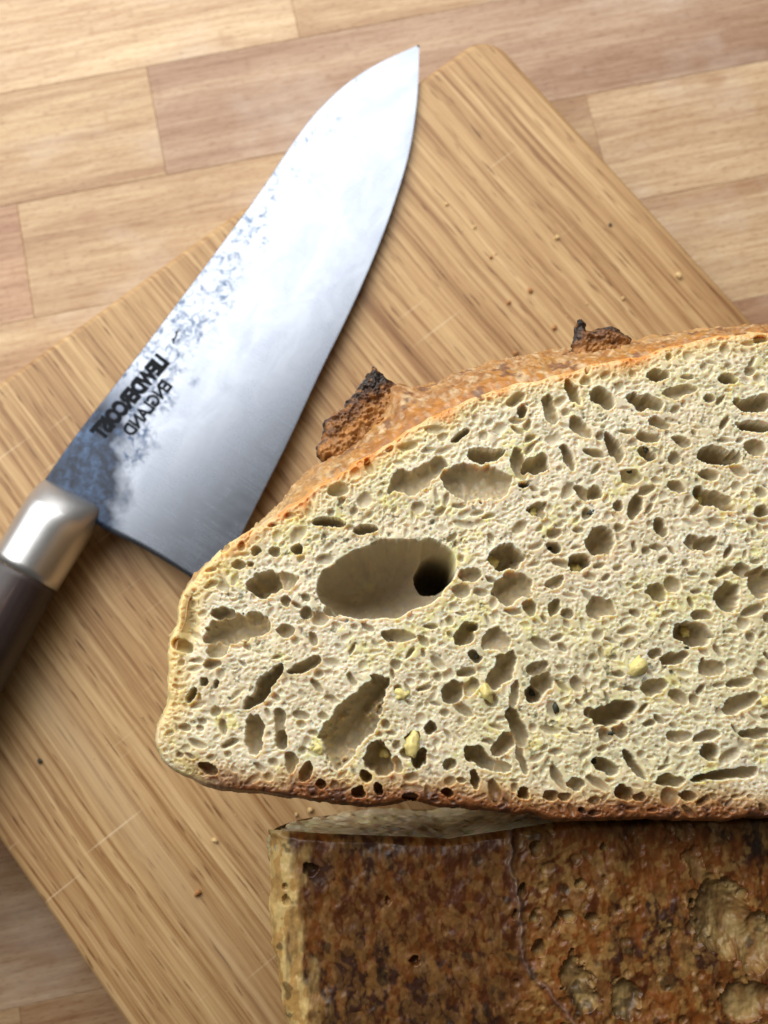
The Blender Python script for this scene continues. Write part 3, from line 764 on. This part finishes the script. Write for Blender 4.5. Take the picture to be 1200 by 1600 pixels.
def chunk(name, poly_px, z0, thick, colfn, mat, parent, origin, seed, step=0.00022, rough=0.0019):
    """a ragged solid piece whose outline is given at height z0; rounded, noisy top and bottom"""
    pp = on_z(np.array(poly_px)[:, 0].astype(float), np.array(poly_px)[:, 1].astype(float), z0)[:, :2]
    gx = np.arange(pp[:, 0].min() - 0.002, pp[:, 0].max() + 0.002, step); gy = np.arange(pp[:, 1].min() - 0.002, pp[:, 1].max() + 0.002, step)
    GX, GY = np.meshgrid(gx, gy, indexing='ij')
    ins, PP = inside_sdf(pp, GX, GY, 300); sd = blur_dist(ins, PP, GX, GY)
    sd = sd + (fbm(GX, GY, 0.0022, 3, seed) - 0.5) * 0.0022
    kp = sd > -0.0002
    t = np.sqrt(np.clip(sd / (thick * 0.5), 0, 1))
    zt = z0 + thick * 0.5 * t + (fbm(GX, GY, 0.0019, 5, seed + 1, 0.7) - 0.5) * rough * 2.2 * t
    zb_ = z0 - thick * 0.5 * t
    n = GX.size
    V = np.vstack([np.stack([GX, GY, zt], -1).reshape(-1, 3), np.stack([GX, GY, zb_], -1).reshape(-1, 3)])
    F = grid_faces(len(gx), len(gy), kp)
    col = colfn(GX, GY, sd).reshape(-1, 3)
    V, F, cc = compact(V, np.vstack([F, F[:, ::-1] + n]), np.vstack([col, col]))
    o = mesh_obj(name, V, F, mat, parent, col=cc, origin=origin)
    return o
def ear_col(a, b):
    pa, pb = on_z(*a, ZF - 0.012)[:2], on_z(*b, ZF - 0.012)[:2]
    d = (pb - pa) / np.linalg.norm(pb - pa); n = np.array([-d[1], d[0]])
    def f(GX, GY, sd):
        h = (GX - pa[0]) * n[0] + (GY - pa[1]) * n[1] + (fbm(GX, GY, 0.003, 3, 7) - .5) * 0.006
        c = np.empty(GX.shape + (3,)); c[:] = (0.48, 0.21, 0.055)
        c = mix(c, (0.14, 0.052, 0.018), sstep(-0.0010, 0.0030, h))
        c = mix(c, (0.020, 0.013, 0.010), sstep(0.0025, 0.0070, h))
        c = mix(c, (0.030, 0.018, 0.012), 1 - sstep(0.0001, 0.0014, sd + (fbm(GX, GY, 0.002, 2, 8) - .5) * 0.002))
        return mix(c, (0.36, 0.15, 0.035), sstep(0.56, 0.68, fbm(GX, GY, 0.0014, 4, 9)) * 0.7)
    return f
ear1 = chunk("burnt_ear", [(496, 712), (503, 688), (512, 658), (530, 640), (545, 622), (562, 598), (584, 576), (600, 586), (612, 596), (632, 612), (655, 640), (600, 690), (540, 730)], ZF - 0.0145, 0.0075, ear_col((497.0, 700.0), (640.0, 605.0)), M_CRUST, crust1, LO1, 5)
ear1["label"] = "charred dark flap of crust sticking out beside the knife"
ear2 = chunk("burnt_ear", [(884, 560), (894, 536), (900, 508), (914, 506), (922, 518), (940, 514), (958, 514), (976, 520), (986, 542), (960, 570), (910, 575)], ZF - 0.0115, 0.0055, ear_col((885.0, 553.0), (985.0, 540.0)), M_CRUST, crust1, LO1, 15)
ear2["label"] = "small charred flap of crust at the top of the loaf"
def ridge_col(GX, GY, sd):
    c = np.empty(GX.shape + (3,)); c[:] = (0.42, 0.22, 0.12)
    c = mix(c, (0.62, 0.42, 0.26), sstep(0.5, 0.66, fbm(GX, GY, 0.003, 3, 19))); return mix(c, (0.16, 0.07, 0.035), sstep(0.60, 0.7, fbm(GX, GY, 0.002, 3, 29)) * 0.7)
def pebble(name, c, r, seed, mat, parent, origin, flat=0.7, sub=2, jag=0.5, col=None):
    bm = bmesh.new(); bmesh.ops.create_icosphere(bm, subdivisions=sub, radius=1.0)
    v = np.array([x.co[:] for x in bm.verts]); fc = [tuple(x.index for x in f.verts) for f in bm.faces]; bm.free()
    rg_ = np.random.default_rng(seed)
    s = 1 + jag * (fbm(v[:, 0] * 1.7 + seed, v[:, 1] * 1.7 + v[:, 2], 1.0, 3, seed) - 0.5) * 1.6
    v = v * s[:, None] * np.array([r[0], r[1], r[0] * flat])
    a = rg_.uniform(0, 6.28); ca, sa = math.cos(a), math.sin(a)
    v = np.stack([v[:, 0] * ca - v[:, 1] * sa, v[:, 0] * sa + v[:, 1] * ca, v[:, 2]], -1)
    return mesh_obj(name, v + np.asarray(c), fc, mat, parent, origin=origin, col=None if col is None else np.tile(col, (len(v), 1)))
for k, (px, py, a, b, up) in enumerate([(766, 874, 12, 15, .0014), (906, 886, 12, 10, .0012), (995, 1040, 16, 12, .0002), (626, 1085, 12, 9, .0002), (644, 1163, 19, 12, .0004), (762, 1083, 15, 9, .0003),
                                    (835, 798, 9, 7, .0002), (1082, 985, 9, 7, .0010), (1195, 1097, 8, 8, .0006), (600, 1178, 9, 7, .0002), (498, 1170, 9, 8, .0002), (1100, 775, 8, 9, .001)]):
    c = on_z(px, py, ZF); z = max(face_z(px, py) + up, ZF - 0.006)
    o = pebble("yellow_morsel", (c[0], c[1], z), (a * PXM, b * PXM), 50 + k, M_CHEESE, crumb1, LO1, 0.7, 3, 0.7)
for k, (px, py, a, b) in enumerate([(817, 757, 9, 7), (870, 1106, 12, 6), (923, 800, 8, 6), (840, 1080, 9, 8), (862, 852, 9, 5), (955, 1146, 6, 4), (1010, 700, 10, 5), (747, 1023, 9, 5), (612, 1000, 4, 3), (985, 735, 6, 4), (1075, 1012, 6, 5), (934, 1190, 7, 5)]):
    c = on_z(px, py, ZF)
    pebble("herb_fleck", (c[0], c[1], face_z(px, py) + 0.0001), (a * PXM * .8, b * PXM * .8), 90 + k, M_HERB, crumb1, LO1, 0.4, 2, 0.8)

# ------------------------------------------------------------------ lower half loaf (lying on its domed top, bottom crust up)
ZL = 0.1185
yc = on_z(640, 1312, ZL)[1]                       # the plane of its cut face
xl = on_z(421, 1305, ZL)[0]
loaf2 = empty("half_loaf", (xl + 0.12, yc - 0.06, ZB), "half loaf lying upside down with its dark brown bottom crust facing up", "bread")
LO2 = np.array(loaf2.location)
# dome profile of the cut face: x from the left edge, depth below the bottom crust
HD = ZL - ZB
prof2 = np.array([(0.0026, 0.0026), (0.0008, 0.0044), (0.0, 0.009), (0.0008, 0.018), (0.0035, 0.032), (0.009, 0.047), (0.018, 0.062), (0.032, 0.0755), (0.052, 0.087), (0.078, 0.095), (0.105, 0.0978), (0.130, HD - 0.0002)])
W2 = 0.26
prof2 = np.vstack([prof2, np.array([(W2 - a, b) for a, b in prof2[-2::-1]])])
pr = resample(prof2, 500)
XC = xl + W2 / 2
LEN = 0.125
tl = np.r_[np.linspace(0, 0.055, 200), np.linspace(0.056, LEN * 0.985, 50)]
def tap(t): return np.sqrt(np.clip(1 - (t / LEN) ** 2.2, 0, 1))
U, T = np.meshgrid(np.arange(500), tl, indexing='ij')
arc2 = np.r_[0, np.cumsum(np.linalg.norm(np.diff(pr, axis=0), axis=1))][U]
dp = pr[:, 1][U]; xo = (pr[:, 0] - W2 / 2)[U]
t_ = tap(T)
lump2 = (fbm(arc2, T, 0.010, 4, 101) - 0.5) * 0.004 + (fbm(arc2, T * 0.35, 0.0022, 4, 102, 0.65) - 0.5) * 0.0034 + (fbm(arc2, T, 0.0007, 2, 103) - .5) * 0.0006
lump2 = lump2 * sstep(0.0, 0.002, T) * sstep(0.004, 0.012, dp) * (1 - sstep(0.07, 0.09, dp) * 0.9)
sx = np.sign(xo)
SXp = XC + xo * t_ + sx * lump2
SZp = ZL - dp * (0.55 + 0.45 * t_) 
SYp = yc - T
gold = fbm(arc2, T, 0.006, 4, 105); gs = fbm(arc2, T * 0.4, 0.0016, 3, 106)
C2 = np.empty(U.shape + (3,)); C2[:] = (0.60, 0.44, 0.19)
C2 = mix(C2, (0.72, 0.60, 0.33), sstep(0.45, 0.62, gold)); C2 = mix(C2, (0.48, 0.28, 0.08), sstep(0.42, 0.62, gs) * 0.85)
C2 = mix(C2, (0.50, 0.22, 0.07), sstep(0.015, 0.05, dp) * 0.6)
C2 = mix(C2, (0.10, 0.08, 0.05), sstep(0.77, 0.80, fbm(arc2, T, 0.003, 3, 107)) * 0.8)
i2 = np.arange(U.size).reshape(U.shape)
F2 = grid_faces(*U.shape)
def cut_shift0(x, y):
    p = np.array([380, 430, 500, 640, 700, 790, 900, 1200, 2200.0]); d = np.array([10, 7, 2, -3, -6, 6, 22, 30, 30.0]) * 0.00015
    return np.interp(x, on_z(p, p * 0 + 1312, ZL)[:, 0], d) * np.exp(-np.clip(yc - y, 0, 1) / 0.02)
V2 = np.stack([SXp, SYp + cut_shift0(SXp, SYp), SZp], -1).reshape(-1, 3)
endring = [int(k) for k in i2[:, -1]]
side2 = mesh_obj("crust", V2, F2, M_CRUST, loaf2, col=C2.reshape(-1, 3), origin=LO2)
bm = bmesh.new(); bm.from_mesh(side2.data); bm.verts.ensure_lookup_table()
f_ = bm.faces.new([bm.verts[k] for k in endring]); bmesh.ops.recalc_face_normals(bm, faces=bm.faces)
bm.to_mesh(side2.data); bm.free()
side2["label"] = "pale golden side crust"
# bottom crust, facing up
def cut_shift(x, y):        # the cut through the loaf is not quite straight
    p = np.array([380, 430, 500, 640, 700, 790, 900, 1200, 2200.0]); d = np.array([10, 7, 2, -3, -6, 6, 22, 30, 30.0]) * 0.00015
    return np.interp(x, on_z(p, p * 0 + 1312, ZL)[:, 0], d) * np.exp(-np.clip(yc - y, 0, 1) / 0.02)
gx = np.r_[np.arange(xl - 0.0005, on_z(1215, 1450, ZL)[0], 0.00021)]
e_ = [gx[-1]]; g = 0.00021
while e_[-1] < XC + W2 / 2: g = min(g * 1.08, 0.0025); e_.append(e_[-1] + g)
gx = np.r_[gx, e_[1:]]
ye = on_z(700, 1625, ZL)[1]
gy = np.arange(ye, yc + 0.0009, 0.00021); e_ = [gy[0]]; g = 0.00021
while e_[-1] > yc - LEN: g = min(g * 1.08, 0.0025); e_.append(e_[-1] - g)
gy = np.r_[np.array(e_[1:])[::-1], gy]
BX, BY = np.meshgrid(gx, gy, indexing='ij')
BPX, BPY = to_px(np.stack([BX, BY, np.full_like(BX, ZL)], -1))
tt_ = np.clip(yc - BY, 0, LEN * 0.9999)
xle = XC - (W2 / 2) * tap(tt_); xre = XC + (W2 / 2) * tap(tt_)
sdl = np.minimum(BX - xle, xre - BX) + (fbm(BX, BY, 0.006, 3, 201) - 0.5) * 0.002
HBt = (fbm(BX, BY, 0.016, 4, 202) - 0.5) * 0.0035 + (fbm(BX, BY, 0.003, 3, 203) - 0.5) * 0.0008 + (fbm(BX, BY * 0.6, 0.0010, 3, 204) - 0.5) * 0.0003
rn = np.clip(1 - sdl / 0.0075, 0, 1.6); HBt = HBt * sstep(0, 0.004, sdl) - 0.0055 * (1 - np.sqrt(np.clip(1 - np.clip(rn, 0, 1) ** 2, 0, 1)))
HBt = np.where(sdl < 0, HBt + sdl * 2, HBt)
cutd = np.clip(yc + 0.0009 - BY, 0, 1); HBt = HBt * sstep(0, 0.002, cutd) - 0.0022 * (1 - sstep(0, 0.0016, cutd)) - 0.0010 * sstep(500, 700, BPX) * (1 - sstep(740, 860, BPX)) * (1 - sstep(0, 0.004, cutd))
# flat blisters of flour and bubbles
xs_b, X_b, ys_b, Y_b = xs, X, ys, Y
xs, ys, X, Y = gx, gy, BX, BY
wa = fbm(X, Y, 0.003, 3, 221) - .5; wb = fbm(X, Y, 0.003, 3, 222) - .5; wc = fbm(X, Y, 0.0009, 2, 223) - .5; wd = fbm(X, Y, 0.0009, 2, 224) - .5
PIT = np.zeros_like(X);  PM = on_z(1000, 1450, ZL)[0] - on_z(999, 1450, ZL)[0]
crater = [(1135, 1450, 62, 46, 55, .9, .6), (1180, 1480, 40, 40, 0, .8, .5), (900, 1540, 44, 24, 62, .9, .45), (978, 1560, 26, 28, 0, .6, .4), (1175, 1570, 45, 26, -10, .7, .5), (1060, 1300, 40, 18, 70, .4, .6), (1110, 1390, 16, 12, 0, .8, .4), (1090, 1375, 30, 18, 60, .5, .5)]
for (px, py, a, b, an, k, p) in crater:
    carve(PIT, on_z(px, py, ZL), a * PM, b * PM, -math.radians(an), min(a, b) * PM * k, p, 0.004, 0.0009, 0.0003)
dark_pits = [(838, 1338, 9, 12), (815, 1398, 8, 12), (842, 1485, 11, 13), (805, 1432, 5, 8), (870, 1452, 6, 10), (836, 1440, 7, 9), (925, 1445, 12, 7), (486, 1360, 12, 10), (447, 1412, 6, 9), (445, 1390, 5, 5), (650, 1502, 8, 8), (945, 1345, 6, 6), (1040, 1470, 6, 5), (905, 1395, 8, 6), (885, 1440, 14, 9), (605, 1405, 4, 9)]
for (px, py, a, b) in dark_pits:
    carve(PIT, on_z(px, py, ZL), a * PM, b * PM, 0, 2.2 * min(a, b) * PM, .35, 0.001, 0.0005)
for _ in range(420):
    px = rng.uniform(800, 1220); py = rng.uniform(1290, 1640); r = 0.00035 * math.exp(rng.normal(0, .5)) + 0.0002
    c = on_z(px, py, ZL); carve(PIT, c, r * 1.2, r, rng.uniform(0, 3), r * rng.uniform(.2, .8), .5, 0.0007, 0.0004)
BL_ = np.zeros_like(X)
for _ in range(1500):
    px = rng.uniform(440, 1220); py = rng.uniform(1290, 1660); r = 0.00045 * math.exp(rng.normal(0, .45)) + 0.0002
    c = on_z(px, py, ZL); carve(BL_, c, r * 1.9, r * 0.8, -1.2 + rng.normal(0, .35), r * .55, .6, 0.0010, 0.0005)
xs, ys, X, Y = xs_b, ys_b, X_b, Y_b
flat_l = 1 - sstep(770, 830, BPX)
HBt = HBt * (1 - 0.25 * flat_l) + PIT * 0.8 - BL_ * 0.10
# floury fold line
fx_ = 795 + (BPY - 1300) * 0.085 + np.clip(BPY - 1440, 0, None) ** 2 * 0.0030
fold = np.exp(-((BPX - fx_ - (fbm(BX, BY, 0.004, 3, 231) - .5) * 26) / 5.5) ** 2)
HBt = HBt + fold * 0.0008
C3 = np.empty(BX.shape + (3,)); C3[:] = (0.125, 0.033, 0.006)
n1 = fbm(BX, BY, 0.012, 4, 211); n2 = fbm(BX, BY * 0.55, 0.0022, 4, 212); n3 = fbm(BX, BY, 0.0010, 2, 213)
C3 = mix(C3, (0.055, 0.022, 0.012), sstep(0.48, 0.62, n1) * 0.8)
C3 = mix(C3, (0.27, 0.088, 0.014), sstep(0.50, 0.66, n2) * 0.8)
C3 = mix(C3, (0.30, 0.140, 0.038), np.clip(-BL_ / 0.00030, 0, 1) * (0.45 + 0.45 * sstep(.45, .6, n2)))
rgt = sstep(790, 850, BPX)
C3 = mix(C3, (0.28, 0.082, 0.012), rgt * sstep(0.40, 0.58, fbm(BX, BY, 0.006, 4, 214)) * 0.75)
C3 = mix(C3, (0.52, 0.31, 0.095), rgt * sstep(0.54, 0.70, fbm(BX, BY, 0.0018, 3, 215)) * 0.5)
crw = np.clip(-PIT / 0.0022, 0, 1) * rgt
C3 = mix(C3, (0.52, 0.37, 0.15), crw * (0.45 + 0.55 * sstep(.40, .58, n2)) * 0.8)
C3 = mix(C3, (0.30, 0.20, 0.16), fold * 0.55)
lf = 1 - sstep(0.001, 0.0090, sdl + (fbm(BX, BY * 0.35, 0.0020, 4, 217) - .5) * 0.012)
C3 = mix(C3, (0.66, 0.48, 0.19), lf * 0.9); C3 = mix(C3, (0.40, 0.20, 0.05), lf * sstep(0.47, 0.60, fbm(BX, BY * 0.5, 0.0014, 4, 218)) * 0.75)
C3 = mix(C3, (0.46, 0.25, 0.075), sstep(0.60, 0.70, fbm(BX, BY * 0.6, 0.0012, 3, 219)) * 0.28)
C3 = mix(C3, (0.025, 0.018, 0.012), sstep(0.72, 0.78, fbm(BX, BY, 0.004, 3, 216)) * 0.6)
C3 = C3 * (1 - 0.42 * (1 - lf) * (1 - 0.35 * rgt))[..., None]
kp = (sdl > -0.0006)
Vb = np.stack([BX, BY + cut_shift(BX, BY), ZL + HBt], -1).reshape(-1, 3); Fb = grid_faces(len(gx), len(gy), kp)
Vb, Fb, Cb = compact(Vb, Fb, C3.reshape(-1, 3))
bot2 = mesh_obj("bottom_crust", Vb, Fb, M_BOTTOM, loaf2, col=Cb, origin=LO2)
bot2["label"] = "dark brown baked bottom crust with pits"
# cut face
fx2 = np.arange(xl - 0.001, xl + W2 + 0.001, 0.0005); fz2 = np.arange(ZB - 0.001, ZL + 0.001, 0.0005)
GX, GZ = np.meshgrid(fx2, fz2, indexing='ij')
cp = np.column_stack([xl + pr[:, 0], ZL - pr[:, 1]])
cpoly = np.vstack([cp, [[xl + W2 - 0.006, ZL - 0.0020], [xl + 0.006, ZL - 0.0020]]])
ins, Pf_ = inside_sdf(cpoly, GX, GZ, 500); sdf_ = blur_dist(ins, Pf_, GX, GZ)
ins = sdf_ > -0.0004
xs_b, X_b, ys_b, Y_b = xs, X, ys, Y
xs, ys, X, Y = fx2, fz2, GX, GZ
wa = fbm(X, Y, 0.003, 3, 321) - .5; wb = fbm(X, Y, 0.003, 3, 322) - .5; wc = wa * 0; wd = wa * 0
PC = np.zeros_like(X)
for _ in range(900):
    r = 0.0009 * math.exp(rng.normal(0, .5)) + 0.0006
    carve(PC, (rng.uniform(xl, xl + W2), rng.uniform(ZB, ZL)), r * 1.3, r, rng.uniform(0, 3), r * .45, .5, 0.001, 0.0, 0.0)
xs, ys, X, Y = xs_b, ys_b, X_b, Y_b
YY = yc + PC + (fbm(GX, GZ, 0.014, 4, 301) - 0.5) * 0.0025 + (fbm(GX, GZ, 0.0015, 3, 302) - .5) * 0.0006 + 0.0004 - np.clip(1 - sdf_ / 0.0015, 0, 1.3) ** 2 * 0.0022
CF = np.empty(GX.shape + (3,)); CF[:] = (0.88, 0.79, 0.55)
CF = mix(CF, (0.70, 0.62, 0.33), sstep(.45, .62, fbm(GX, GZ, 0.01, 4, 303)) * .6)
eg = sdf_; CF = mix(CF, (0.42, 0.20, 0.06), (1 - sstep(0.0002, 0.0020, eg)) * 0.45)
Vf = np.stack([GX, YY + cut_shift(GX, yc + 0 * GX), GZ], -1).reshape(-1, 3); Ff = grid_faces(len(fx2), len(fz2), ins)[:, ::-1]
Vf, Ff, Cf = compact(Vf, Ff, CF.reshape(-1, 3))
cr2 = mesh_obj("crumb", Vf, Ff, M_CRUMB, loaf2, col=Cf, origin=LO2)
cr2["label"] = "pale cut face seen edge-on"

# ------------------------------------------------------------------ loose crumbs on the board
M_LOOSE = plain("loose_crumb", (0.66, 0.47, 0.22), 0.6, sss=0.2)
M_LOOSE2 = plain("toasted_crumb", (0.42, 0.19, 0.06), 0.6)
crumbs = [(870, 372, 6, 0, "pale crumb on the board beside the dark streak in the grain"),
          (1060, 432, 7, 0, "large pale crumb near the right edge of the board"),
          (973, 467, 4, 0, "small pale crumb left of the largest crumb near the right edge"),
          (828, 455, 6, 1, "toasted crumb on the board midway between knife and dark streak"),
          (795, 474, 5, 1, "small toasted crumb just left of another toasted crumb"),
          (866, 512, 6, 1, "toasted crumb right above the bread crust"),
          (805, 553, 6, 1, "orange crumb touching the line of the upper crust"),
          (698, 320, 4, 0, "tiny pale crumb near the blade's cutting edge"),
          (741, 356, 4, 0, "tiny pale crumb right of the blade's middle"),
          (767, 403, 4, 1, "tiny brown crumb in the middle of the upper board"),
          (485, 1266, 6, 0, "pale crumb in the gap between the two half loaves"),
          (463, 1272, 4, 0, "tiny pale crumb left of the crumb between the half loaves"),
          (336, 1313, 6, 0, "pale crumb on the board left of the lower half loaf"),
          (309, 1395, 7, 1, "orange crumb on the board among the lower dark grain lines"),
          (63, 1189, 5, 2, "dark speck on the board below the knife handle"),
          (953, 352, 4, 2, "dark speck near the right edge of the board")]
for k, (px, py, r, kind, lab) in enumerate(crumbs):
    p = on_z(px, py, ZB); s = 0.000215 * r * 0.62
    mat = [M_LOOSE, M_LOOSE2, M_HERB][kind]
    o = pebble("bread_crumb", (0, 0, s * 0.55), (s * 1.15, s), 300 + k, mat, None, (0, 0, 0), 0.75, 2, 0.8)
    o.location = (p[0], p[1], ZB + 0.0001)
    tag(o, lab, "crumb", "loose crumbs on the cutting board")

# crumb dust near the cut bread: too small and too many to count
rg_ = np.random.default_rng(77); vs, fs = [], []
octf = [(0, 2, 4), (2, 1, 4), (1, 3, 4), (3, 0, 4), (2, 0, 5), (1, 2, 5), (3, 1, 5), (0, 3, 5)]
for _ in range(230):
    if rg_.random() < 0.6: px, py = rg_.uniform(640, 1120), rg_.uniform(330, 590)
    else: px, py = rg_.uniform(60, 470), rg_.uniform(1080, 1590)
    p = on_z(px, py, ZB)
    q = p[:2] - cA
    if not (0.006 < q @ BU < BL - 0.006 and 0.006 < q @ BV < BW - 0.006): continue
    r = 0.00012 * math.exp(rg_.normal(0, 0.45)); b = len(vs)
    for d in ((1, 0, 0), (-1, 0, 0), (0, 1, 0), (0, -1, 0), (0, 0, 1), (0, 0, -1)):
        k = rg_.uniform(0.6, 1.5, 3) * r
        vs.append((p[0] + d[0] * k[0] + rg_.normal(0, r * .2), p[1] + d[1] * k[1] + rg_.normal(0, r * .2), ZB + 0.0001 + r * 0.5 + d[2] * k[2] * 0.6))
    fs += [tuple(b + i for i in f) for f in octf]
du = mesh_obj("crumb_dust", vs, fs, M_LOOSE, None, smooth=False)
du["kind"] = "stuff"; du["label"] = "fine pale crumb dust scattered over the cutting board"; du["category"] = "crumbs"
